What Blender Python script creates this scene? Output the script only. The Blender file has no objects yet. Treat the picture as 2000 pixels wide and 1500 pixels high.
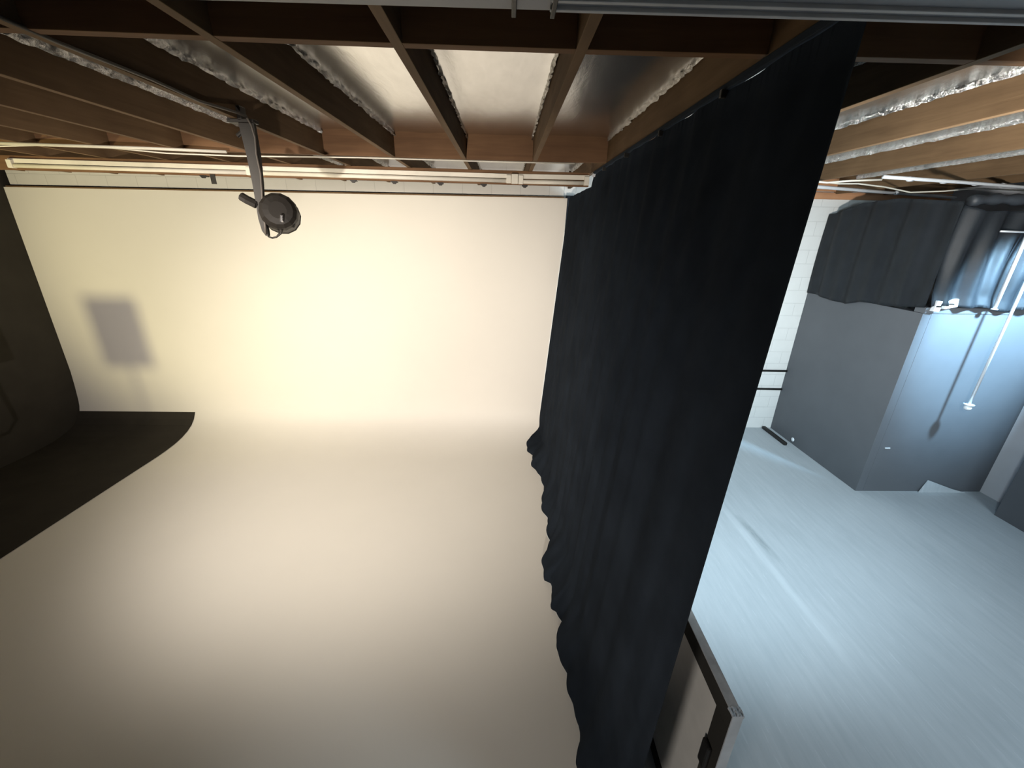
import bpy, bmesh, math, random
from mathutils import Vector, Matrix
random.seed(7)
S = bpy.context.scene
COL = S.collection
PI = math.pi
R = math.radians

# ------------------------------------------------------------------ helpers
def tag(o, label=None, cat=None, group=None, kind=None):
    if label: o['label'] = label
    if cat: o['category'] = cat
    if group: o['group'] = group
    if kind: o['kind'] = kind
    return o

def link(name, bm, mat, parent=None, smooth=False, recalc=True):
    if recalc:
        bmesh.ops.recalc_face_normals(bm, faces=bm.faces)
    me = bpy.data.meshes.new(name)
    bm.to_mesh(me); bm.free()
    if mat: me.materials.append(mat)
    if smooth:
        for p in me.polygons: p.use_smooth = True
    o = bpy.data.objects.new(name, me)
    COL.objects.link(o)
    if parent is not None:
        o.parent = parent
        o.matrix_parent_inverse = Matrix.Translation(parent.location).inverted()
    return o

def empty(name, loc):
    o = bpy.data.objects.new(name, None)
    o.location = loc; o.empty_display_size = 0.1
    COL.objects.link(o)
    return o

def box(bm, x0, x1, y0, y1, z0, z1, bev=0.0):
    vs = [bm.verts.new((x, y, z)) for x in (x0, x1) for y in (y0, y1) for z in (z0, z1)]
    f = [(0, 1, 3, 2), (4, 6, 7, 5), (0, 4, 5, 1), (2, 3, 7, 6), (0, 2, 6, 4), (1, 5, 7, 3)]
    fs = [bm.faces.new([vs[i] for i in q]) for q in f]
    if bev > 0:
        es = set(e for q in fs for e in q.edges)
        bmesh.ops.bevel(bm, geom=list(es), offset=bev, segments=2, affect='EDGES', profile=0.5)
    return bm

def tube(bm, pts, r, n=10, cap=True, radii=None):
    pts = [Vector(p) for p in pts]
    rings = []
    up = Vector((0, 0, 1))
    prev = None
    for i, p in enumerate(pts):
        if i == 0: d = pts[1] - pts[0]
        elif i == len(pts) - 1: d = pts[-1] - pts[-2]
        else: d = (pts[i + 1] - pts[i - 1])
        d.normalize()
        if prev is None:
            a = d.cross(up)
            if a.length < 1e-3: a = d.cross(Vector((1, 0, 0)))
        else:
            a = prev - d * prev.dot(d)
        a.normalize(); prev = a
        b = d.cross(a)
        rr = radii[i] if radii else r
        rings.append([bm.verts.new(p + (a * math.cos(2 * PI * k / n) + b * math.sin(2 * PI * k / n)) * rr) for k in range(n)])
    for i in range(len(rings) - 1):
        for k in range(n):
            bm.faces.new([rings[i][k], rings[i][(k + 1) % n], rings[i + 1][(k + 1) % n], rings[i + 1][k]])
    if cap:
        bm.faces.new(rings[0]); bm.faces.new(rings[-1])
    return bm

def lathe(bm, prof, origin, axis, n=24):
    """prof: (distance along axis, radius)"""
    axis = Vector(axis).normalized(); o = Vector(origin)
    a = axis.cross(Vector((0, 0, 1)))
    if a.length < 1e-3: a = Vector((1, 0, 0))
    a.normalize(); b = axis.cross(a)
    rings = []
    for t, r in prof:
        rings.append([bm.verts.new(o + axis * t + (a * math.cos(2 * PI * k / n) + b * math.sin(2 * PI * k / n)) * max(r, 1e-4)) for k in range(n)])
    for i in range(len(rings) - 1):
        for k in range(n):
            bm.faces.new([rings[i][k], rings[i][(k + 1) % n], rings[i + 1][(k + 1) % n], rings[i + 1][k]])
    bm.faces.new(rings[0]); bm.faces.new(rings[-1])
    return bm

def sheet(bm, P, thick=None):
    """P: 2-D list of points -> grid; thick = vector offset for a closed slab"""
    m, n = len(P), len(P[0])
    A = [[bm.verts.new(p) for p in row] for row in P]
    for i in range(m - 1):
        for j in range(n - 1):
            bm.faces.new([A[i][j], A[i][j + 1], A[i + 1][j + 1], A[i + 1][j]])
    if thick is not None:
        t = Vector(thick)
        B = [[bm.verts.new(Vector(p) + t) for p in row] for row in P]
        for i in range(m - 1):
            for j in range(n - 1):
                bm.faces.new([B[i][j], B[i + 1][j], B[i + 1][j + 1], B[i][j + 1]])
        for j in range(n - 1):
            bm.faces.new([A[0][j], B[0][j], B[0][j + 1], A[0][j + 1]])
            bm.faces.new([A[-1][j + 1], B[-1][j + 1], B[-1][j], A[-1][j]])
        for i in range(m - 1):
            bm.faces.new([A[i][0], A[i + 1][0], B[i + 1][0], B[i][0]])
            bm.faces.new([A[i][-1], B[i][-1], B[i + 1][-1], A[i + 1][-1]])
    return bm

def interp(tab, x):
    if x <= tab[0][0]: return tab[0][1]
    for (a, b), (c, d) in zip(tab, tab[1:]):
        if x <= c: return b + (d - b) * (x - a) / max(c - a, 1e-9)
    return tab[-1][1]

def sstep(a, b, x):
    t = min(1, max(0, (x - a) / (b - a))); return t * t * (3 - 2 * t)

# ------------------------------------------------------------------ materials
class NT:
    def __init__(s, name):
        s.m = bpy.data.materials.new(name); s.m.use_nodes = True
        s.t = s.m.node_tree
        s.b = s.t.nodes['Principled BSDF']
        s.pos = s.n('ShaderNodeNewGeometry').outputs['Position']
    def n(s, typ, **kw):
        nd = s.t.nodes.new(typ)
        for k, v in kw.items(): setattr(nd, k, v)
        return nd
    def l(s, a, b): s.t.links.new(a, b)
    def map(s, scale=(1, 1, 1), rot=(0, 0, 0), loc=(0, 0, 0), typ='POINT'):
        m = s.n('ShaderNodeMapping', vector_type=typ); s.l(s.pos, m.inputs['Vector'])
        m.inputs['Scale'].default_value = scale; m.inputs['Rotation'].default_value = rot; m.inputs['Location'].default_value = loc
        return m.outputs['Vector']
    def noise(s, vec, scale, detail=4, rough=.55, dist=0):
        q = s.n('ShaderNodeTexNoise'); s.l(vec, q.inputs['Vector'])
        q.inputs['Scale'].default_value = scale; q.inputs['Detail'].default_value = detail
        q.inputs['Roughness'].default_value = rough; q.inputs['Distortion'].default_value = dist
        return q.outputs['Fac']
    def ramp(s, fac, stops):
        q = s.n('ShaderNodeValToRGB'); s.l(fac, q.inputs['Fac'])
        e = q.color_ramp.elements
        while len(e) < len(stops): e.new(.5)
        for el, (p, c) in zip(e, stops):
            el.position = p; el.color = (c[0], c[1], c[2], 1)
        return q.outputs['Color']
    def mix(s, fac, a, b, typ='MIX'):
        q = s.n('ShaderNodeMix', data_type='RGBA', blend_type=typ)
        for sock, v in ((q.inputs[0], fac), (q.inputs[6], a), (q.inputs[7], b)):
            if hasattr(v, 'links'): s.l(v, sock)
            elif isinstance(v, (int, float)): sock.default_value = v
            else: sock.default_value = (v[0], v[1], v[2], 1)
        return q.outputs[2]
    def math(s, op, a, b=0.0, clamp=False):
        q = s.n('ShaderNodeMath', operation=op, use_clamp=clamp)
        for sock, v in ((q.inputs[0], a), (q.inputs[1], b)):
            if hasattr(v, 'links'): s.l(v, sock)
            else: sock.default_value = v
        return q.outputs[0]
    def bump(s, h, strength=.3, dist=.01):
        q = s.n('ShaderNodeBump'); s.l(h, q.inputs['Height'])
        q.inputs['Strength'].default_value = strength; q.inputs['Distance'].default_value = dist
        s.l(q.outputs['Normal'], s.b.inputs['Normal'])
    def set(s, col=None, rough=.6, metal=0., spec=.5):
        if col is not None:
            if hasattr(col, 'links'): s.l(col, s.b.inputs['Base Color'])
            else: s.b.inputs['Base Color'].default_value = (*col, 1)
        s.b.inputs['Roughness'].default_value = rough
        s.b.inputs['Metallic'].default_value = metal
        s.b.inputs['Specular IOR Level'].default_value = spec
        return s.m

def wood(name, dark, light, stretch=(9, .6, 9), rough=.75):
    t = NT(name)
    v = t.map(stretch)
    f = t.noise(v, 3.0, 6, .6, .6)
    g = t.noise(t.map((1, 1, 1)), 2.2, 3)
    c = t.ramp(f, [(.3, dark), (.7, light)])
    c = t.mix(.45, c, t.ramp(g, [(.3, tuple(a * .8 for a in dark)), (.7, light)]))
    t.bump(f, .25, .004)
    return t.set(c, rough, 0, .2)

def plain(name, col, rough=.6, metal=0., var=.12, scale=4, bump=.1, bscale=60, spec=.4):
    t = NT(name)
    f = t.noise(t.map(), scale, 4)
    lo = tuple(max(0, c * (1 - var)) for c in col); hi = tuple(min(1, c * (1 + var)) for c in col)
    c = t.ramp(f, [(.3, lo), (.7, hi)])
    if bump: t.bump(t.noise(t.map(), bscale, 2), bump, .003)
    return t.set(c, rough, metal, spec)

M = {}
M['joist'] = wood('joist_wood', (.125, .076, .039), (.21, .132, .07))
M['block'] = wood('blocking_wood', (.13, .068, .035), (.22, .122, .062), (.6, 9, 9))
M['rim'] = wood('rim_wood', (.42, .2, .1), (.6, .32, .17), (.6, 9, 9))
M['deck'] = wood('deck_wood', (.10, .06, .04), (.2, .12, .07), (.6, 6, 6))
M['cream'] = plain('cream_backdrop_paint', (.80, .775, .72), .62, 0, .015, .9, .04, 30, .3)
M['black_paint'] = plain('black_matte_paint', (.038, .034, .028), .85, 0, .12, 3, .1, 40, .15)
M['curtain'] = plain('black_curtain_cloth', (.030, .039, .053), .95, 0, .2, 3, .25, 220, .05)
M['satin'] = plain('black_satin_cloth', (.032, .037, .044), .52, 0, .2, 5, .2, 120, .5)
M['greywall'] = plain('dark_grey_wall_paint', (.105, .11, .12), .6, 0, .06, 2, .08, 50, .4)
M['palewall'] = plain('pale_wall_paint', (.62, .63, .66), .7, 0, .05, 2, .1, 40, .3)
M['steel'] = plain('galvanised_conduit', (.82, .84, .86), .35, .25, .05, 8, 0, 60, .5)
M['whitepipe'] = plain('white_painted_rail', (.78, .74, .64), .5, 0, .08, 5, .05, 40, .4)
M['blackmetal'] = plain('black_metal', (.022, .02, .018), .5, .2, .15, 6, .1, 90, .4)
M['lampmetal'] = plain('lamp_black_enamel', (.016, .013, .010), .55, .1, .15, 6, .08, 90, .4)
M['cable_white'] = plain('white_cable_sheath', (.75, .72, .62), .45, 0, .05, 8, 0)
M['cable_dark'] = plain('dark_cable_sheath', (.10, .085, .07), .5, 0, .1, 8, 0)
M['white'] = plain('white_plastic', (.8, .82, .84), .4, 0, .03, 5, 0)
M['greyfix'] = plain('pale_grey_enamel', (.24, .25, .27), .45, 0, .06, 3, .05, 40, .4)
M['tape'] = plain('grey_tape', (.42, .39, .37), .5, 0, .2, 14, .35, 40, .4)
M['edgegrey'] = plain('pale_board_edge', (.46, .47, .48), .55, 0, .1, 10, .2, 40, .4)
M['board'] = plain('beige_board', (.62, .58, .52), .7, 0, .08, 4, .1, 40, .3)
M['glint_chrome'] = plain('glint_chrome', (.85, .85, .87), .15, 1, .02, 8, 0)
M['lens'] = plain('lamp_lens_glass', (.2, .2, .2), .1, 0, .05, 8, 0, 60, .8)

# foil
t = NT('silver_foil')
cr = t.noise(t.map((9, 2.2, 3)), 2.2, 5, .6, .5)
fine = t.noise(t.map((1, 1, 1)), 60, 3, .6)
h = t.math('ADD', cr, t.math('MULTIPLY', fine, .06))
t.bump(h, .09, .012)
M['foil'] = t.set(t.ramp(cr, [(.3, (.70, .69, .67)), (.7, (.80, .79, .77))]), .25, 1.0)
t = NT('crinkled_foil_edge')
cr = t.noise(t.map((1, 1, 1)), 55, 4, .7, 1.0)
t.bump(cr, 1.0, .03)
M['foil_edge'] = t.set(t.ramp(cr, [(.35, (.6, .58, .54)), (.6, (.93, .92, .9))]), .22, 1.0)

# block wall
def blockwall(name, col, mortar, axis):
    t = NT(name)
    rot = (R(90), 0, 0) if axis == 'Y' else (R(90), 0, R(90))
    v = t.map((1, 1, 1))
    sep = t.n('ShaderNodeSeparateXYZ'); t.l(t.pos, sep.inputs[0])
    cmb = t.n('ShaderNodeCombineXYZ')
    t.l(sep.outputs['X' if axis == 'Y' else 'Y'], cmb.inputs[0]); t.l(sep.outputs['Z'], cmb.inputs[1])
    br = t.n('ShaderNodeTexBrick'); t.l(cmb.outputs[0], br.inputs['Vector'])
    br.inputs['Scale'].default_value = 1.0
    br.inputs['Brick Width'].default_value = .4; br.inputs['Row Height'].default_value = .2
    br.inputs['Mortar Size'].default_value = .005; br.inputs['Mortar Smooth'].default_value = .6
    br.inputs['Color1'].default_value = (*col, 1)
    br.inputs['Color2'].default_value = (*[c * .97 for c in col], 1)
    br.inputs['Mortar'].default_value = (*mortar, 1)
    n = t.noise(t.map(), 7, 4)
    c = t.mix(.25, br.outputs['Color'], t.ramp(n, [(.3, tuple(a * .85 for a in col)), (.7, col)]))
    t.bump(t.math('SUBTRACT', t.math('MULTIPLY', t.noise(t.map(), 50, 3), .3), br.outputs['Fac']), .3, .006)
    return t.set(c, .75, 0, .25)
M['block_wall'] = blockwall('white_painted_block', (.72, .71, .68), (.55, .54, .52), 'Y')

# painted concrete floor with scuffs and streaks
t = NT('grey_painted_concrete')
n1 = t.noise(t.map(), .8, 5)
n2 = t.noise(t.map((9, .8, 1), (0, 0, R(-10))), 2.2, 5, .65)
n3 = t.noise(t.map((14, 1.4, 1), (0, 0, R(-8)), (3, 1, 0)), 3.5, 3, .5)
c = t.ramp(n1, [(.3, (.40, .43, .45)), (.7, (.47, .50, .52))])
c = t.mix(.35, c, t.ramp(n2, [(.35, (.37, .40, .42)), (.68, (.52, .545, .56))]))
streak = t.math('GREATER_THAN', n3, .66)
c = t.mix(t.math('MULTIPLY', streak, .12), c, (.75, .78, .8))
def seg(ax, ay, bx, by, w, soft):
    """mask of a stroke on the floor between two points"""
    L = math.hypot(bx - ax, by - ay); ang = math.atan2(by - ay, bx - ax)
    m1 = t.n('ShaderNodeMapping', vector_type='TEXTURE'); t.l(t.pos, m1.inputs['Vector'])
    m1.inputs['Location'].default_value = (ax, ay, 0); m1.inputs['Rotation'].default_value = (0, 0, ang)
    sp = t.n('ShaderNodeSeparateXYZ'); t.l(m1.outputs[0], sp.inputs[0])
    wob = t.math('MULTIPLY', t.math('SUBTRACT', t.noise(t.map(), 4, 3), .5), w * 1.6)
    d = t.math('ABSOLUTE', t.math('ADD', sp.outputs['Y'], wob))
    k = t.n('ShaderNodeMapRange', clamp=True); t.l(d, k.inputs[0])
    k.inputs[1].default_value = w + soft; k.inputs[2].default_value = w; k.inputs[3].default_value = 0; k.inputs[4].default_value = 1
    e = t.n('ShaderNodeMapRange', clamp=True); t.l(t.math('ABSOLUTE', t.math('SUBTRACT', sp.outputs['X'], L / 2)), e.inputs[0])
    e.inputs[1].default_value = L / 2; e.inputs[2].default_value = L / 2 - .25; e.inputs[3].default_value = 0; e.inputs[4].default_value = 1
    return t.math('MULTIPLY', k.outputs[0], e.outputs[0])
c = t.mix(t.math('MULTIPLY', seg(2.76, 4.25, 2.79, 2.1, .02, .04), .22), c, (.72, .75, .77))
brk = t.math('MULTIPLY', t.noise(t.map((6, 2, 1)), 6, 4), 1.3, True)
c = t.mix(t.math('MULTIPLY', t.math('MULTIPLY', seg(2.86, 4.0, 2.92, 3.2, .02, .035), brk), .75), c, (.20, .23, .24))
c = t.mix(t.math('MULTIPLY', seg(3.3, 4.0, 3.36, 3.4, .03, .06), .12), c, (.22, .25, .26))
t.bump(n2, .06, .004)
M['floor'] = t.set(c, .5, 0, .35)

# ------------------------------------------------------------------ the room
def struct(name, bm, mat, parent=None, smooth=False):
    o = link(name, bm, mat, parent, smooth)
    if parent is None: o['kind'] = 'structure'
    return o

XL, XR, YF, YB, ZC = -7.15, 6.47, -3.4, 6.34, 4.06
bm = bmesh.new(); box(bm, XL - .3, XR + .2, YF - .2, YB + .2, -.12, 0); struct('floor', bm, M['floor'])
bm = bmesh.new(); box(bm, XL - .3, XR + .2, YF - .2, YB + .2, ZC, ZC + .12); struct('ceiling', bm, M['deck'])
bm = bmesh.new(); box(bm, XL - .3, XR + .2, YB, YB + .2, 0, ZC); struct('wall_back', bm, M['block_wall'])
bm = bmesh.new(); box(bm, XL - .3, XR + .2, YF - .2, YF, 0, ZC); struct('wall_front', bm, M['palewall'])
bm = bmesh.new(); box(bm, XR, XR + .2, YF, YB, 0, ZC); struct('wall_right', bm, M['palewall'])
# left wall: matte black, leaning a little
bm = bmesh.new()
lw = [(-6.93, 0), (-6.915, .4), (-6.87, .75), (-6.845, 1.0), (-6.765, 3.6), (-6.755, ZC)]
pr = [Vector((x, YF, z)) for x, z in lw]
P = [[(x, YF, z) for x, z in lw], [(x, YB, z) for x, z in lw]]
sheet(bm, P, (-.3, 0, 0)); struct('wall_left', bm, M['black_paint'])

# ------------------------------------------------------------------ cream sweep
prof = [(6.1, 3.63), (6.1, 2.6), (6.1, 1.6), (6.1, .8), (6.1, .5), (6.092, .4), (6.065, .31), (6.01, .225), (5.93, .155), (5.82, .1), (5.69, .06), (5.54, .033), (5.36, .018), (5.2, .012), (4.2, .012), (2.5, .012), (.5, .012), (-1.5, .012)]
def sweep(x0, x1, nx, off=0.0, lo=0, hi=None, yend=None):
    pts = [p for p in prof]
    out = []
    for i, (y, z) in enumerate(pts):
        a = pts[max(0, i - 1)]; b = pts[min(len(pts) - 1, i + 1)]
        d = Vector((0, b[0] - a[0], b[1] - a[1])).normalized()
        nrm = Vector((0, d.z, -d.y))   # towards the camera / up
        if nrm.y > 0 or nrm.z < 0: nrm = -nrm
        out.append((y + nrm.y * off, z + nrm.z * off))
    return [[(x0 + (x1 - x0) * k / nx, y, z) for k in range(nx + 1)] for y, z in out]
bm = bmesh.new()
P = sweep(-6.72, .62, 8)
# top right corner stops just short of the curtain
m_, n_ = len(P), len(P[0])
A = [[bm.verts.new(p) for p in row] for row in P]
Bk = []
for i, row in enumerate(P):
    y, z = prof[i]
    if i < 4: off = Vector((0, .03, 0))
    elif i < 13:
        k = (i - 4) / 9; off = Vector((0, .03 * (1 - k), -.008 * k))
    else: off = Vector((0, 0, -.008))
    Bk.append([bm.verts.new(Vector(p) + off) for p in row])
for i in range(m_ - 1):
    for j in range(n_ - 1):
        bm.faces.new([A[i][j], A[i][j + 1], A[i + 1][j + 1], A[i + 1][j]])
        bm.faces.new([Bk[i][j], Bk[i + 1][j], Bk[i + 1][j + 1], Bk[i][j + 1]])
    bm.faces.new([A[i][0], A[i + 1][0], Bk[i + 1][0], Bk[i][0]])
    bm.faces.new([A[i][-1], Bk[i][-1], Bk[i + 1][-1], A[i + 1][-1]])
for j in range(n_ - 1):
    bm.faces.new([A[0][j], Bk[0][j], Bk[0][j + 1], A[0][j + 1]])
    bm.faces.new([A[-1][j + 1], Bk[-1][j + 1], Bk[-1][j], A[-1][j]])
# widen the upper wall towards the curtain
for v in bm.verts:
    if v.co.x > .6 and v.co.y > 6.05 and v.co.z > .3:
        v.co.x = .75 + .10 * v.co.z / 3.65
    if v.co.x < -6.7:
        v.co.x = -6.93 + .12 * min(1, max(0, v.co.z / 3.6)) if v.co.z > .3 else -6.94
sb = link('studio_backdrop', bm, M['cream'], smooth=False)
for p in sb.data.polygons: p.use_smooth = True
try:
    sb.data.set_sharp_from_angle(angle=R(50))
except Exception: pass
tag(sb, 'cream seamless backdrop wall that curves down into the floor of the left bay', 'backdrop', kind='thing')

bm = bmesh.new()
profb = [(y, z) for y, z in prof if z <= .42]
profb = [(6.1, .36)] + [(y, z) for y, z in prof if z < .33]
rows = []
for i, (y, z) in enumerate(profb):
    a = profb[max(0, i - 1)]; b = profb[min(len(profb) - 1, i + 1)]
    d = Vector((0, b[0] - a[0], b[1] - a[1])).normalized()
    nrm = Vector((0, d.z, -d.y))
    if nrm.y > 1e-6 or nrm.z < -1e-6: nrm = -nrm
    rows.append([(x, y + nrm.y * .006, z + nrm.z * .006) for x in (-6.92, -6.0, -5.06)])
sheet(bm, rows)
o = link('floor_cloth', bm, M['black_paint'], smooth=False)
tag(o, 'black sheet over the left floor strip and low curve of the cream backdrop', 'sheet')

# ------------------------------------------------------------------ big black curtain between the bays
hem = [(1.0, .50), (1.516, .493), (1.616, .537), (1.74, .548), (1.957, .505), (2.085, .512), (2.283, .453), (2.407, .489), (2.516, .539), (2.631, .494), (2.657, .446), (2.798, .485), (2.944, .476), (2.975, .424), (3.187, .418), (3.445, .535), (3.635, .508), (3.84, .553), (4.034, .484), (4.193, .504), (4.416, .557), (4.781, .519), (5.014, .419), (5.282, .459), (5.416, .38), (5.67, .369), (5.95, .40), (6.0, .453), (6.03, .56), (6.09, .575)]
def ctop(y): return interp([(1.2, 3.735), (4.50, 3.735), (4.58, 3.635), (6.1, 3.64)], y)
bm = bmesh.new()
nu, nv = 420, 56
P = []
for j in range(nv + 1):
    v = j / nv; v = v * v * .65 + v * .35      # denser near the floor
    row = []
    for i in range(nu + 1):
        u = i / nu
        y0 = 1.02 + .0557 * 3.7 * v
        y = y0 + (6.09 - y0) * u
        z = .014 + (ctop(y) - .014) * v
        xp = .575 + .305 * (z / 3.7)
        env = sstep(0, .04, u) * sstep(0, .03, 1 - u)
        ph = y * 2 * PI / .27 + 1.3 * math.sin(y * 2.1) + .5 * math.sin(y * 5.3 + z * .3)
        fold = .006 * math.sin(ph) + .005 * math.sin(ph * .47 + 1.1 + .2 * z) + .001 * math.sin(ph * 2.3)
        x = xp + fold * env * (1 - .3 * v)
        s = 1 - sstep(.03, .42 - .24 * sstep(4.9, 5.5, y), z)
        xh = interp(hem, y) + .006 * math.sin(y * 31)
        # puddled hem bulges out and back in under itself
        bulge = math.sin(min(1, z / .22) * PI) * .02
        x = x * (1 - s) + (xh - bulge * s) * s
        row.append((x, y, z))
    P.append(row)
sheet(bm, P)
bmesh.ops.solidify(bm, geom=bm.faces[:], thickness=.006)
cur = link('black_curtain', bm, M['curtain'], smooth=True)
tag(cur, 'huge black curtain hanging from the ceiling to the floor between cream bay and blue bay', 'curtain')
# hanging track under the joist and white clips
bm = bmesh.new(); box(bm, .868, .892, 1.25, 4.5, 3.737, 3.762, .003)
link('track', bm, M['curtain'], cur)
for y in (1.9, 2.6, 3.3, 4.0, 4.45):
    bm = bmesh.new(); box(bm, .855, .905, y, y + .022, 3.712, 3.742, .004)
    c_ = link('clip', bm, M['steel'] if y > 4.3 else M['blackmetal'], cur)
# small return of the cloth on the wall at the far end
bm = bmesh.new()
P = []
for j in range(13):
    z = 3.0 + .665 * j / 12
    P.append([(.815 + .02 * (z - 3) + .20 * k / 12, 6.11 + .012 * math.sin(k * 1.9), z) for k in range(13)])
sheet(bm, P, (0, .006, 0)); link('return_flap', bm, M['curtain'], cur, True)

# ------------------------------------------------------------------ ceiling framing
ZJ = 3.77
def zj(x): return ZJ - .009 * min(x, 0)
LX = [-6.455, -5.845, -5.235, -4.625, -4.015, -3.405, -2.785, -2.194, -1.595, -.987, -.3697, .249, .90]
RX = [1.62, 2.43, 3.45, 4.75, 5.45]
JX = LX + RX
ordn = ['first', 'second', 'third', 'fourth', 'fifth', 'sixth', 'seventh', 'eighth', 'ninth', 'tenth', 'eleventh', 'twelfth', 'thirteenth']
def where(i):
    if i < len(LX):
        k = len(LX) - 1 - i
        return 'directly above the big black curtain' if k == 0 else '%s to the left of the big black curtain' % ordn[k - 1]
    return '%s to the right of the big black curtain' % ordn[i - len(LX)]
HW = .019
for i, x in enumerate(JX):
    bm = bmesh.new(); box(bm, x - HW, x + HW, -3.39, 6.338, zj(x), zj(x) + .245, .002)
    o = link('ceiling_joist', bm, M['joist'])
    tag(o, 'brown wooden ceiling joist, ' + where(i), 'joist', 'ceiling joists')

def baywhere(i):
    # bay between JX[i] and JX[i+1]
    if i + 1 < len(LX):
        k = len(LX) - 2 - i
        return '%s bay left of the black curtain' % ordn[k]
    return '%s bay right of the black curtain' % ordn[i + 1 - len(LX)]
for i in range(len(JX) - 1):
    a, b = JX[i] + HW, JX[i + 1] - HW
    for y0, nm, gr in ((1.655, 'near row', 'blocking boards of the near row'), (3.985, 'far row', 'blocking boards of the far row')):
        if y0 > 3 and i >= len(LX): continue
        if y0 < 3 and i < 3: continue
        bm = bmesh.new(); box(bm, a, b, y0, y0 + .042, 0, .235, .002)
        for v in bm.verts: v.co.z += zj(v.co.x) + .001
        o = link('blocking_board', bm, M['block'])
        tag(o, 'short brown board between joists, %s, %s' % (nm, baywhere(i)), 'board', gr)

# foil insulation in the bays
def foil(i, y0, y1, nm):
    a, b = JX[i] + HW, JX[i + 1] - HW
    w = b - a
    nx, ny = 22, max(8, int((y1 - y0) / .08))
    P = []
    rnd = random.Random(i * 31 + int(y0 * 7))
    p1, p2, p3 = [rnd.uniform(0, 6.28) for _ in range(3)]
    for j in range(ny + 1):
        y = y0 + (y1 - y0) * j / ny
        row = []
        for k in range(nx + 1):
            u = k / nx
            e = min(u, 1 - u) * w
            ey = min(j, ny - j) * (y1 - y0) / ny
            z = zj(a + w * u) + .183 + .016 * (1 - math.exp(-e / .03)) - .004 * math.sin(PI * u)
            z += .004 * math.sin(y * 2.1 + p1) * math.sin(PI * u) + .0012 * math.sin(y * 7.7 + u * 5 + p2) * math.sin(PI * u)
            row.append((a + w * u, y, z))
        P.append(row)
    root = empty('foil_insulation', ((a + b) / 2, (y0 + y1) / 2, ZJ + .2))
    tag(root, 'silver foil insulation, %s, %s' % (nm, baywhere(i)), 'insulation', 'foil insulation between the joists')
    bm = bmesh.new(); sheet(bm, P)
    link('foil_sheet', bm, M['foil'], root, True)
    # crinkled stapled edges on both joists
    for s, xx in ((1, a), (-1, b)):
        bm = bmesh.new(); Q = []
        for j in range(int((y1 - y0) / .03) + 1):
            y = y0 + .03 * j
            rr = []
            for k in range(4):
                z = zj(xx) + .155 + .038 * k / 3 + rnd.uniform(-.004, .004)
                rr.append((xx + s * (.003 + rnd.uniform(0, .018)), y, z))
            Q.append(rr)
        if len(Q) > 1:
            sheet(bm, Q); link('stapled_edge', bm, M['foil_edge'], root, False)
for i in range(len(JX) - 1):
    right = i + 1 >= len(LX)
    if right:
        foil(i, 1.70, 6.0, 'long strip')
    else:
        if i >= 3: foil(i, 1.70, 3.985, 'nearer strip')
        foil(i, 4.027, 6.05, 'farther strip')

# rim boards
bm = bmesh.new(); box(bm, 2.6, XR - .02, 6.302, 6.338, 3.70, 3.79, .004); o = link('ledger_board', bm, M['rim'])
tag(o, 'orange wooden ledger board on the white wall above the blue bay, lower of two', 'board')
bm = bmesh.new(); box(bm, 2.6, XR - .02, 6.302, 6.338, 3.80, 4.03, .004); o = link('ledger_board', bm, M['rim'])
tag(o, 'orange wooden ledger board up under the joists of the blue bay, upper of two', 'board')

bm = bmesh.new(); box(bm, -6.70, .80, 6.136, 6.339, 3.665, 4.05); struct('trim_2', bm, M['block_wall'])  # added block band, set forward so the backdrop doesn't shade the strip
# pale cross beam under the joists: dark board, pale strips and tubes
def shear(bm):
    for v in bm.verts: v.co.z += zj(v.co.x)
YR = 4.64
bm = bmesh.new(); box(bm, -6.72, .86, YR, YR + .05, -.13, -.0005, .003); shear(bm)
o = link('cross_beam', bm, M['block']); tag(o, 'brown cross beam under the joists carrying the pale rails', 'beam')
def rail(x0, x1, label, big=0.0):
    root = empty('ceiling_rail', ((x0 + x1) / 2, YR, zj((x0 + x1) / 2)))
    tag(root, label, 'rail', 'pale rails under the joists')
    bm = bmesh.new(); box(bm, x0, x1, YR - .02, YR - .0005, -.068 - big * .3, -.027 + big * .3, .003); shear(bm); link('backing_strip', bm, M['whitepipe'], root)
    bm = bmesh.new(); tube(bm, [(x0 + .03, YR - .021, -.092 - big), (x1 - .03, YR - .021, -.092 - big)], .0195, 14); shear(bm); link('tube', bm, M['whitepipe'], root, True)
    for x in (x0, x1 - .05):
        bm = bmesh.new(); box(bm, x, x + .05, YR - .045, YR - .0005, -.115 - big, -.04, .004); shear(bm); link('end_cap', bm, M['whitepipe'], root)
    return root
rail(-4.98, -2.58, 'long pale rail under the joists, left of the hanging lamp')
rail(-2.52, .05, 'long pale rail under the joists, between the hanging lamp and the connector box')
rail(.125, .855, 'short pale rail under the joists beside the black curtain', .006)
bm = bmesh.new(); box(bm, .053, .122, YR - .06, YR - .0005, -.12, -.03, .006); shear(bm)
o = link('connector_box', bm, M['whitepipe']); tag(o, 'small pale connector box joining two pale rails under the joists', 'box')
hx = [-3.1, -1.578, -1.157, -.682, -.232, .194]
hl = ['dark hook under the pale rails beside the hanging black tag', 'dark hook under the pale rails, first right of the hanging lamp',
      'dark hook under the pale rails, second right of the hanging lamp', 'dark hook under the pale rails, third right of the hanging lamp',
      'dark hook under the pale rails, just left of the connector box', 'dark hook under the pale rails, nearest the black curtain']
for x, l in zip(hx, hl):
    bm = bmesh.new()
    P = [[(x - .035, YR - .002, -.125), (x + .035, YR - .002, -.125)], [(x - .012, YR - .002, -.152), (x + .012, YR - .002, -.152)]]
    sheet(bm, P, (0, .02, 0)); box(bm, x - .03, x + .03, YR + .0, YR + .05, -.137, -.1305); shear(bm)
    o = link('beam_hook', bm, M['blackmetal']); tag(o, l, 'hook', 'hooks under the pale rails')
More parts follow.
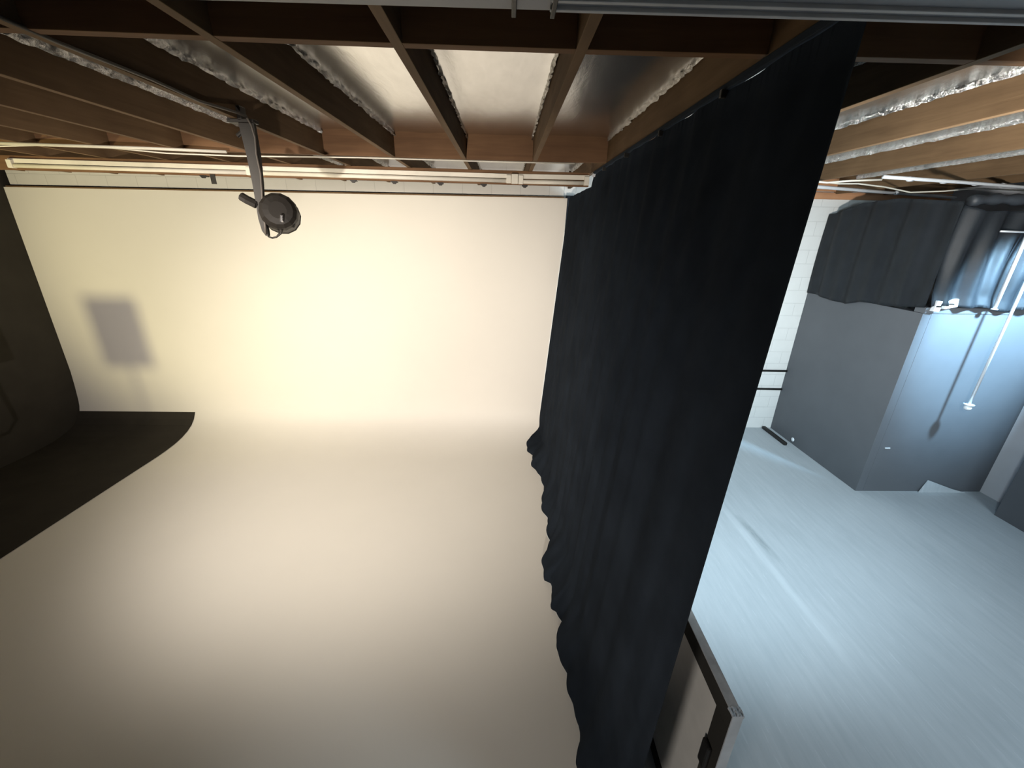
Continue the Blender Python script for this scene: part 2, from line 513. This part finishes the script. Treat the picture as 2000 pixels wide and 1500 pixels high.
bm = bmesh.new(); box(bm, -3.02, -2.972, YR - .012, YR - .0005, -.205, -.116, .002); shear(bm)
o = link('hanging_tag', bm, M['blackmetal']); tag(o, 'small black tag hanging below the pale rail left of the lamp', 'tag')
# thin dark lip at the top of the sweep
bm = bmesh.new(); box(bm, -6.72, .80, 6.086, 6.125, 3.63, 3.648, .003)
o = link('top_batten', bm, M['joist']); tag(o, 'thin dark batten along the top edge of the cream backdrop', 'batten')

# wires under the far blocking
def wire(name, pts, r, mat, label, cat='cable', group=None, n=8):
    bm = bmesh.new(); tube(bm, pts, r, n); o = link(name, bm, mat, None, True); tag(o, label, cat, group); return o
def zz(pts, d): return [(x, y, zj(x) - d - e) for x, y, e in pts]
wire('electric_cable', zz([(-6.5, 4.06, 0), (-5.2, 4.06, .012), (-4.5, 4.0, .01), (-3.9, 3.9, .0), (-3.4, 3.86, .0), (-2.9, 3.95, .022), (-2.32, 3.98, .022), (-1.29, 3.98, .004), (.0, 3.98, .002), (.6, 3.98, .002)], .009), .006, M['cable_white'], 'thin pale cable sagging along the far blocking boards')
wire('conduit', zz([(-4.3, 3.83, 0), (-2.95, 3.85, 0), (-2.36, 3.90, 0)], .013), .012, M['cable_white'], 'short straight pale conduit under the joists just left of the hanging lamp', 'conduit')

# ------------------------------------------------------------------ hanging stage lamp
YL = 2.8
lamp = empty('stage_lamp', (-1.595, YL, 3.784))
tag(lamp, 'dark stage lamp hanging from a ceiling joist in front of the cream backdrop', 'lamp')
bm = bmesh.new()
P = []
path = [(-1.54, 3.775, .045), (-1.535, 3.6, .038), (-1.54, 3.45, .030), (-1.548, 3.35, .024), (-1.553, 3.24, .022), (-1.548, 3.17, .018), (-1.54, 3.14, .008)]
sec = []
for x, z, w in path:
    sec.append([bm.verts.new(p) for p in ((x - w, YL - .012, z), (x + w, YL - .012, z), (x + w, YL + .012, z), (x - w, YL + .012, z))])
for a, b in zip(sec, sec[1:]):
    for k in range(4): bm.faces.new([a[k], a[(k + 1) % 4], b[(k + 1) % 4], b[k]])
bm.faces.new(sec[0]); bm.faces.new(sec[-1])
link('hanging_arm', bm, M['lampmetal'], lamp)
bm = bmesh.new()
box(bm, -1.64, -1.485, YL - .03, YL + .03, 3.765, 3.784, .003)
box(bm, -1.635, -1.6145, YL - .03, YL + .03, 3.775, 3.85, .003)
box(bm, -1.5755, -1.55, YL - .03, YL + .03, 3.775, 3.85, .003)
tube(bm, [(-1.61, YL, 3.70), (-1.565, YL, 3.73)], .012)
link('clamp', bm, M['lampmetal'], lamp)
# can, seen from its back: axis towards the backdrop
ax = Vector((-.38, .9, -.12)).normalized()
cc = Vector((-1.455, YL + .03, 3.28))
bm = bmesh.new()
lathe(bm, [(-.115, .05), (-.11, .085), (-.08, .105), (-.04, .113), (.10, .113), (.105, .117), (.12, .117), (.12, .1)], cc, ax, 14)
can = link('lamp_can', bm, M['lampmetal'], lamp)
bm = bmesh.new(); lathe(bm, [(.1205, .098), (.128, .09), (.134, .05), (.136, .0)], cc, ax, 20); link('lens', bm, M['lens'], lamp, True)
bm = bmesh.new()
box(bm, -.012, .012, -.02, .02, -.035, .035, .003)
bmesh.ops.transform(bm, matrix=Matrix.Translation((-1.385, YL - .09, 3.245)) @ Matrix.Rotation(R(14), 4, 'Y') @ Matrix.Scale(.6, 4), verts=bm.verts)
link('latch', bm, M['glint_chrome'], lamp)  # added chrome chip standing in for the small highlight on the can
bm = bmesh.new()
tube(bm, [(-1.395, YL, 3.215), (-1.36, YL - .005, 3.205)], .014); link('tilt_knob', bm, M['lampmetal'], lamp, True)
bm = bmesh.new()
P = [(-1.575, YL, 3.325), (-1.625, YL - .01, 3.352), (-1.655, YL - .01, 3.37)]
tube(bm, P, .026, 8); link('side_handle', bm, M['lampmetal'], lamp)
bm = bmesh.new()
loop = [(-1.547, YL, 3.15), (-1.53, YL - .01, 3.135), (-1.505, YL - .02, 3.128), (-1.47, YL - .03, 3.135), (-1.44, YL - .03, 3.155), (-1.42, YL - .03, 3.19)]
tube(bm, loop, .0055, 8)
tube(bm, [(-1.47, YL - .03, 3.137), (-1.452, YL - .03, 3.155), (-1.447, YL - .03, 3.19)], .004, 6)
link('power_lead', bm, M['lampmetal'], lamp, True)
bm = bmesh.new()
tube(bm, [(-1.51, YL - .044, 3.785), (-1.50, YL - .03, 3.75), (-1.497, YL - .02, 3.69), (-1.507, YL - .02, 3.6), (-1.503, YL - .02, 3.5), (-1.515, YL - .02, 3.4), (-1.53, YL - .02, 3.3), (-1.535, YL - .02, 3.2), (-1.545, YL - .015, 3.15)], .006, 8)
link('arm_cable', bm, M['cable_dark'], lamp, True)
wire('electric_cable', [(-1.568, 1.45, 3.79), (-1.567, 1.75, 3.785), (-1.568, 2.15, 3.795), (-1.567, 2.45, 3.788), (-1.54, 2.7, 3.80), (-1.51, 2.755, 3.79)], .007, M['cable_dark'], 'dark cable running along the joist to the hanging stage lamp')

# ------------------------------------------------------------------ pale grey fixture crossing overhead, very near
fx = empty('overhead_fixture', (.3, .68, 3.6))
tag(fx, 'blurred pale grey fixture crossing close overhead along the top edge', 'fixture')
bm = bmesh.new(); box(bm, -1.6, 2.3, .56, .745, 3.5, 3.58, .006); link('housing', bm, M['greyfix'], fx)
for y in (.655, .70, .725):
    bm = bmesh.new(); box(bm, .06, 2.3, y, y + .008, 3.495, 3.502, .001); link('rib', bm, M['edgegrey'], fx)
for x in (.005, .062):
    bm = bmesh.new(); box(bm, x, x + .007, .55, .75, 3.494, 3.585, .001); link('bracket', bm, M['blackmetal'], fx)
for x in (-1.2, 2.0):
    bm = bmesh.new(); box(bm, x, x + .03, .63, .66, 3.58, 4.05, .001); link('hanger', bm, M['greyfix'], fx)

# ------------------------------------------------------------------ blue bay: booth walls
bm = bmesh.new(); box(bm, 4.75, 4.85, 4.48, YB, 0, 2.40, .002); struct('wall_booth_side', bm, M['greywall'])
bm = bmesh.new(); box(bm, 4.852, XR, 4.48, 4.58, 0, 2.40, .002); struct('wall_booth_front', bm, M['greywall'])
bm = bmesh.new(); box(bm, 4.755, XR, 4.472, 4.60, 2.402, 2.47, .003); struct('trim_1', bm, M['greywall'])

# dark cloth above the booth: side piece and satin front piece
def drape(name, f, nu, nv, mat, label, cat='curtain', th=.005):
    bm = bmesh.new()
    P = [[f(i / nu, j / nv) for i in range(nu + 1)] for j in range(nv + 1)]
    sheet(bm, P); bmesh.ops.solidify(bm, geom=bm.faces[:], thickness=th)
    o = link(name, bm, mat, None, True); tag(o, label, cat); return o
def fside(u, v):
    y = 6.30 - 1.84 * u
    zb = interp([(0, 2.375), (.08, 2.375), (.25, 2.34), (.42, 2.33), (.55, 2.40), (.75, 2.41), (1, 2.47)], u)
    zt = interp([(0, 3.50), (.12, 3.52), (.3, 3.62), (.6, 3.64), (1, 3.56)], u)
    z = zb + (zt - zb) * v
    x = 4.725 + .02 * math.sin(u * 21 + .8 * math.sin(v * 2)) * (.5 + .5 * v) - .012 * math.sin(u * 47)
    y += .03 * math.sin(v * 3.0) * (1 - u)
    return (x - .01, y, z)
drape('dark_curtain', fside, 90, 24, M['satin'], 'dark grey curtain hung over the side of the booth wall beside the white strip')
def ffront(u, v):
    x = 4.735 + 1.70 * u
    zb = 2.475 + .02 * math.sin(u * 9) + .012 * math.sin(u * 23)
    zt = interp([(0, 3.53), (.1, 3.47), (1, 3.5)], u)
    z = zb + (zt - zb) * v
    a = .022 + .03 * (1 - abs(2 * v - 1)) * .4
    y = 4.43 + a * math.sin(u * 44 + 1.6 * math.sin(v * 2.2 + u * 3)) + .022 * math.sin(u * 17 + 2.4 * v)
    if v < .12: y -= .025 * (1 - v / .12)
    return (x + .03 * math.sin(v * 4 + u * 6) * (u if u < .5 else 1 - u), y, z)
drape('satin_curtain', ffront, 150, 30, M['satin'], 'shiny black curtain with blue lit folds above the bright booth front')

# rolled dark cloth along the top of the curtains
bm = bmesh.new()
pts = []
for k in range(30):
    u = k / 29
    pts.append((4.78 + 1.65 * u, 4.47 + .02 * math.sin(u * 11), 3.565 + .02 * math.sin(u * 8) + .02 * u))
tube(bm, pts, .045, 10, True, [.05 + .012 * math.sin(k * 1.7) for k in range(30)])
o = link('rolled_cloth', bm, M['satin'], None, True); tag(o, 'dark cloth rolled along the top of the shiny black curtain', 'cloth')

# poles in front of the booth
def pole(x, y, z0, z1, r, label, plug):
    root = empty('hanging_pole', (x, y, z1))
    tag(root, label, 'pole')
    bm = bmesh.new(); tube(bm, [(x, y, z0), (x, y, z1)], r, 12); link('conduit', bm, M['steel'], root, True)
    bm = bmesh.new(); lathe(bm, [(0, .022), (.01, .055), (.016, .055)], (x, y, z1 - .016), (0, 0, 1), 16); link('ceiling_flange', bm, M['steel'], root, True)
    if plug:
        bm = bmesh.new(); lathe(bm, [(0, .02), (.012, .034), (.03, .036), (.05, .03), (.055, .012)], (x, y, z0 - .055), (0, 0, 1), 16); link('socket', bm, M['white'], root, True)
        bm = bmesh.new(); lathe(bm, [(0, .03), (.02, .05), (.026, .05), (.03, .02)], (x, y, z0 - .01), (0, 0, 1), 16); link('collar', bm, M['steel'], root, True)
    else:
        bm = bmesh.new(); lathe(bm, [(0, .03), (.01, .03), (.015, .016)], (x, y, z0), (0, 0, 1), 14); link('foot_flange', bm, M['steel'], root, True)
    return root
pole(5.40, 4.36, 2.475, ZJ, .017, 'bright metal pole standing behind the top edge of the booth front', False)
p2 = pole(5.47, 4.25, 1.37, ZJ, .014, 'long bright metal pole hanging before the booth front with a socket at its end', True)
bm = bmesh.new(); tube(bm, [(5.10, 4.36, 3.28), (5.385, 4.355, 3.275)], .010, 8)
o = link('cross_bar', bm, M['steel'], p2, True)

# clamps on top of the booth corner
def clampbox(x, y, z, w, d, h, rz, label):
    root = empty('spring_clamp', (x, y, z)); tag(root, label, 'clamp')
    bm = bmesh.new(); box(bm, -w / 2, w / 2, -d / 2, d / 2, 0, h, .006)
    bmesh.ops.transform(bm, matrix=Matrix.Translation((x, y, z)) @ Matrix.Rotation(rz, 4, 'Y'), verts=bm.verts); link('jaw', bm, M['white'], root)
    bm = bmesh.new(); tube(bm, [(x - w * .3, y - d / 2 - .004, z + h * .5), (x - w * .3, y - d / 2 - .05, z + h * .55)], .008, 8); link('grip', bm, M['blackmetal'], root, True)
clampbox(4.83, 4.447, 2.43, .07, .05, .12, R(6), 'white clamp gripping the left corner of the booth top')
clampbox(4.98, 4.445, 2.475, .14, .055, .09, R(-12), 'white clamp lying tilted under the folds of the shiny curtain')

# black rods between wall and booth
for z, l in ((1.075, 'upper black rod crossing the white block wall beside the booth'), (.747, 'lower black rod crossing the white block wall beside the booth')):
    bm = bmesh.new(); tube(bm, [(3.0, 6.315, z + .012), (4.745, 6.315, z)], .018, 10)
    o = link('wall_rod', bm, M['blackmetal'], None, True); tag(o, l, 'rod', 'black rods on the white wall')
bm = bmesh.new(); box(bm, 4.575, 4.625, 5.70, 6.31, 0.0, .05, .006)
o = link('floor_bar', bm, M['blackmetal']); tag(o, 'black bar lying on the floor at the foot of the dark booth side', 'bar')
bm = bmesh.new(); lathe(bm, [(0, .012), (.012, .03), (.02, .034), (.028, .026), (.03, .0)], (4.75, 5.75, .085), (-1, 0, 0), 16)
o = link('door_stop', bm, M['white'], None, True); tag(o, 'small round white stop low on the dark booth side', 'door stop')
bm = bmesh.new(); box(bm, 4.92, 4.985, 4.468, 4.48, .655, .67, .003)
o = link('door_latch', bm, M['steel']); tag(o, 'tiny pale latch low on the dark booth front', 'latch')
# thin pale grey wedge against the booth front
bm = bmesh.new()
q = [(5.585, 4.452, .003), (6.24, 4.452, .003), (6.05, 4.462, .05), (5.67, 4.472, .185)]
v0 = [bm.verts.new(p) for p in q]; v1 = [bm.verts.new((p[0], p[1] - .008, p[2])) for p in q]
bm.faces.new(v0); bm.faces.new(v1[::-1])
for k in range(4): bm.faces.new([v0[k], v0[(k + 1) % 4], v1[(k + 1) % 4], v1[k]])
o = link('pale_wedge', bm, M['floor']); tag(o, 'pale grey wedge at the foot of the booth front', 'board')
# black flat by the right wall
fl = empty('black_flat', (6.14, 3.3, 0)); tag(fl, 'black upright flat standing at the right edge before the pale wall', 'panel')
bm = bmesh.new(); box(bm, 6.11, 6.15, 2.4, 4.0, 0, 2.4, .003); link('face_panel', bm, M['greywall'], fl)
bm = bmesh.new(); box(bm, 6.15, 6.45, 3.94, 3.98, 0, .05, .003); link('foot', bm, M['blackmetal'], fl)
bm = bmesh.new(); box(bm, 6.15, 6.45, 2.42, 2.46, 0, .05, .003); link('foot', bm, M['blackmetal'], fl)

# conduits and wires under the ceiling of the blue bay
def couplings(root, pts, r):
    for p, d in pts:
        bm = bmesh.new(); tube(bm, [Vector(p) - Vector(d) * .03, Vector(p) + Vector(d) * .03], r, 10); link('coupling', bm, M['steel'], root, True)
cd = empty('ceiling_conduit', (5.0, 5.6, 3.735)); tag(cd, 'bright straight conduit under the joists of the blue bay, ending above the dark curtain', 'conduit')
bm = bmesh.new(); tube(bm, [(2.6, 4.86, 3.742), (3.65, 5.137, 3.735), (6.24, 6.048, 3.73)], .019, 10); link('pipe', bm, M['steel'], cd, True)
couplings(cd, [((5.0, 5.61, 3.733), (.94, .33, 0))], .024)
cd2 = empty('ceiling_conduit', (4.8, 4.5, 3.74)); tag(cd2, 'bright conduit with couplings under the joists of the blue bay, nearer to the viewer', 'conduit')
bm = bmesh.new(); tube(bm, [(3.6, 4.24, 3.74), (4.6, 4.46, 3.735), (5.6, 4.72, 3.73), (6.4, 4.93, 3.73)], .016, 10); link('pipe', bm, M['steel'], cd2, True)
couplings(cd2, [((x, 4.24 + (x - 3.6) * .245, 3.736), (.97, .24, 0)) for x in (3.95, 4.4, 4.85, 5.25)], .022)
wire('electric_cable', [(3.2, 4.7, 3.75), (3.65, 4.85, 3.742), (3.9, 4.9, 3.752), (4.3, 5.0, 3.735), (4.75, 5.15, 3.70), (5.1, 5.1, 3.715), (5.35, 5.0, 3.74), (6.2, 5.2, 3.75)], .008, M['cable_white'], 'thin white cable looping between the two conduits of the blue bay')
wire('electric_cable', [(2.7, 4.45, 3.74), (3.42, 4.72, 3.735), (3.62, 4.66, 3.75), (3.9, 4.6, 3.76)], .010, M['cable_white'], 'short white cable beside the big black curtain under the joists')

# ------------------------------------------------------------------ framed panel beside the curtain end
pn = empty('framed_panel', (1.02, 1.7, 0))
tag(pn, 'upright black-bordered panel with pale edges beside the near end of the black curtain', 'panel')
Y0, Y1, ZT, X0, X1 = 1.09, 2.3, 1.265, 1.0, 1.045
bm = bmesh.new(); box(bm, X0 + .006, X1 - .004, Y0 + .08, Y1 - .08, .10, ZT - .09); link('face_panel', bm, M['board'], pn)
bm = bmesh.new()
box(bm, X0, X1 - .002, Y0 + .003, Y1, ZT - .105, ZT - .003, .001)
box(bm, X0, X1 - .002, Y0 + .003, Y1, 0, .1, .001)
box(bm, X0, X1 - .002, Y0 + .003, Y0 + .105, .1, ZT - .105, .001)
box(bm, X0, X1 - .002, Y1 - .1, Y1, .1, ZT - .105, .001)
link('border', bm, M['black_paint'], pn)
bm = bmesh.new(); box(bm, X0 - .001, X1 + .001, Y0 + .03, Y1, ZT - .002, ZT + .003, .001); o = link('top_edge', bm, M['tape'], pn); o['label'] = 'brownish taped top edge'
bm = bmesh.new(); box(bm, X0 - .001, X1 + .001, Y0 - .003, Y0 + .003, 0, ZT - .002, .001); o = link('end_edge', bm, M['edgegrey'], pn); o['label'] = 'pale grey end edge'
bm = bmesh.new()
P = [[(X0 - .003 + .051 * k / 6, Y0 - .004 + .04 * j / 4, ZT + .004 + .003 * math.sin(k * 2 + j)) for k in range(7)] for j in range(5)]
sheet(bm, P, (0, 0, -.012)); link('corner_tape', bm, M['edgegrey'], pn)
bm = bmesh.new(); box(bm, X0 - .022, X0 + .004, 1.135, 1.195, .77, .935, .01); link('corner_block', bm, M['blackmetal'], pn)

# ------------------------------------------------------------------ softbox just outside the left of the frame (throws the shadow on the backdrop)
sbx = empty('softbox_stand', (-5.79, 3.9, .02)); tag(sbx, 'black softbox on a thin stand that throws its shadow on the cream backdrop', 'softbox')
cx, cy, cz = -5.79, 3.9, 1.69
bm = bmesh.new()
P0 = [(-.19, 0, -.27), (.19, 0, -.27), (.19, 0, .27), (-.19, 0, .27)]
P1 = [(-.07, -.25, -.09), (.07, -.25, -.09), (.07, -.25, .09), (-.07, -.25, .09)]
rz = Matrix.Translation((cx, cy, cz)) @ Matrix.Rotation(R(4), 4, 'Z')
a = [bm.verts.new(rz @ Vector(p)) for p in P0]; b = [bm.verts.new(rz @ Vector(p)) for p in P1]
for k in range(4): bm.faces.new([a[k], a[(k + 1) % 4], b[(k + 1) % 4], b[k]])
bm.faces.new(b); bm.faces.new(a)
link('box_shell', bm, M['blackmetal'], sbx)
bm = bmesh.new(); tube(bm, [(cx, cy, cz - .26), (cx, cy, .75), (cx - .06, cy - .05, .62), (cx - .5, cy - .42, .56), (cx - .6, cy - .5, .5), (cx - .6, cy - .5, .05)], .016, 10); link('stand_pole', bm, M['blackmetal'], sbx, True)
for k in range(3):
    an = k * 2 * PI / 3 + .4
    bm = bmesh.new(); tube(bm, [(cx - .6, cy - .5, .35), (cx - .6 + .2 * math.cos(an), cy - .5 + .2 * math.sin(an), .03)], .010, 8); link('leg', bm, M['blackmetal'], sbx, True)

# ------------------------------------------------------------------ unseen stand and flags behind the camera, added to cut the warm key
bd = empty('unseen_flag_rig', (-.6, -2.6, .012)); tag(bd, 'unseen added stand with black flags that trim the warm key behind the viewer', 'lamp')
bm = bmesh.new(); tube(bm, [(-.6, -2.62, .012), (-.6, -2.62, 1.35)], .02, 10); link('stand_pole', bm, M['blackmetal'], bd, True)
bm = bmesh.new(); box(bm, -.75, -.45, -2.75, -2.5, 1.35, 1.65, .02); link('housing', bm, M['blackmetal'], bd)
kdir = math.atan2(-2.0, 8.5)
for nm, e0, e1 in (('upper_flag', R(23), R(52)), ('lower_flag', R(-16), R(-45))):
    bm = bmesh.new()
    P = []
    for e in (e0, e1):
        d_ = .5 if e == e0 else .28
        P.append([(-.6 + xx, -2.4 + d_, 1.5 + d_ * math.tan(e)) for xx in (-.75, 0, .75)])
    sheet(bm, P, (0, 0, .006 if e0 > 0 else -.006)); link(nm, bm, M['blackmetal'], bd)

# ------------------------------------------------------------------ lights
def aim(o, tgt):
    d = Vector(tgt) - o.location
    o.rotation_euler = d.to_track_quat('-Z', 'Y').to_euler()
def spot(name, loc, tgt, power, size, blend, col, rad):
    l = bpy.data.lights.new(name, 'SPOT'); l.energy = power; l.spot_size = R(size); l.spot_blend = blend; l.color = col; l.shadow_soft_size = rad
    o = bpy.data.objects.new(name, l); o.location = loc; COL.objects.link(o); aim(o, tgt); return o
def area(name, loc, tgt, power, sx, sy, col, spread=180):
    l = bpy.data.lights.new(name, 'AREA'); l.shape = 'RECTANGLE'; l.size = sx; l.size_y = sy; l.energy = power; l.color = col; l.spread = R(spread)
    o = bpy.data.objects.new(name, l); o.location = loc; COL.objects.link(o); aim(o, tgt); return o
spot('warm_key', (-.6, -2.4, 1.5), (-2.3, 6.1, 1.9), 1560, 74, .85, (1, .905, .81), .06)
spot('warm_overhead', (-3.2, 1.0, 3.6), (-1.3, 5.7, .7), 780, 92, .95, (1, .895, .77), .3)
spot('yellow_side', (-5.7, 1.8, 1.75), (-4.3, 6.1, 2.9), 370, 92, .8, (1, .875, .45), .14)
spot('soft_fill', (-2.75, -2.2, 2.0), (.3, 1.4, .9), 300, 66, 1, (1, .97, .94), .3)
spot('cool_floor', (1.6, .7, 3.3), (2.5, 5.7, .5), 1380, 92, 1, (.68, .88, 1), .2)
area('cool_fill', (4.2, -.6, 3.6), (4.4, 2.6, 0), 75, 2, 1.2, (.70, .88, 1), 130)
spot('cool_ceiling', (1.9, .9, 2.6), (3.6, 4.2, 3.9), 850, 100, 1, (1, .98, .93), .12)
spot('booth_lamp', (5.5, 3.2, 3.4), (5.6, 4.5, 2.35), 1700, 64, .7, (.42, .73, 1), .1)

w = bpy.data.worlds.new('dim_room'); S.world = w; w.use_nodes = True
w.node_tree.nodes['Background'].inputs[0].default_value = (.5, .55, .6, 1)
w.node_tree.nodes['Background'].inputs[1].default_value = .01

# ------------------------------------------------------------------ camera
f, p, y, r = 785.0, R(20.9), R(1.22), R(1.06)
fwd = Vector((math.sin(y) * math.cos(p), math.cos(y) * math.cos(p), -math.sin(p)))
rt = Vector((math.cos(y), -math.sin(y), 0)); up = rt.cross(fwd)
rt2 = math.cos(r) * rt + math.sin(r) * up; up2 = -math.sin(r) * rt + math.cos(r) * up
cam = bpy.data.cameras.new('camera'); cam.sensor_width = 36; cam.sensor_fit = 'HORIZONTAL'; cam.lens = f / 2000 * 36
cam.clip_start = .05
co = bpy.data.objects.new('camera', cam); COL.objects.link(co)
mw = Matrix.Identity(4)
for k, vv in enumerate((rt2, up2, -fwd)):
    for q in range(3): mw[q][k] = vv[q]
mw[0][3], mw[1][3], mw[2][3] = 0, 0, 3.2
co.matrix_world = mw
S.camera = co
S.view_settings.view_transform = 'Standard'; S.view_settings.look = 'None'
S.view_settings.exposure = 0; S.view_settings.gamma = 1
S.view_settings.use_curve_mapping = False
try:
    S.cycles.use_denoising = True
    S.cycles.sample_clamp_indirect = 6
    S.cycles.caustics_reflective = False
    S.cycles.caustics_refractive = False
except Exception: pass
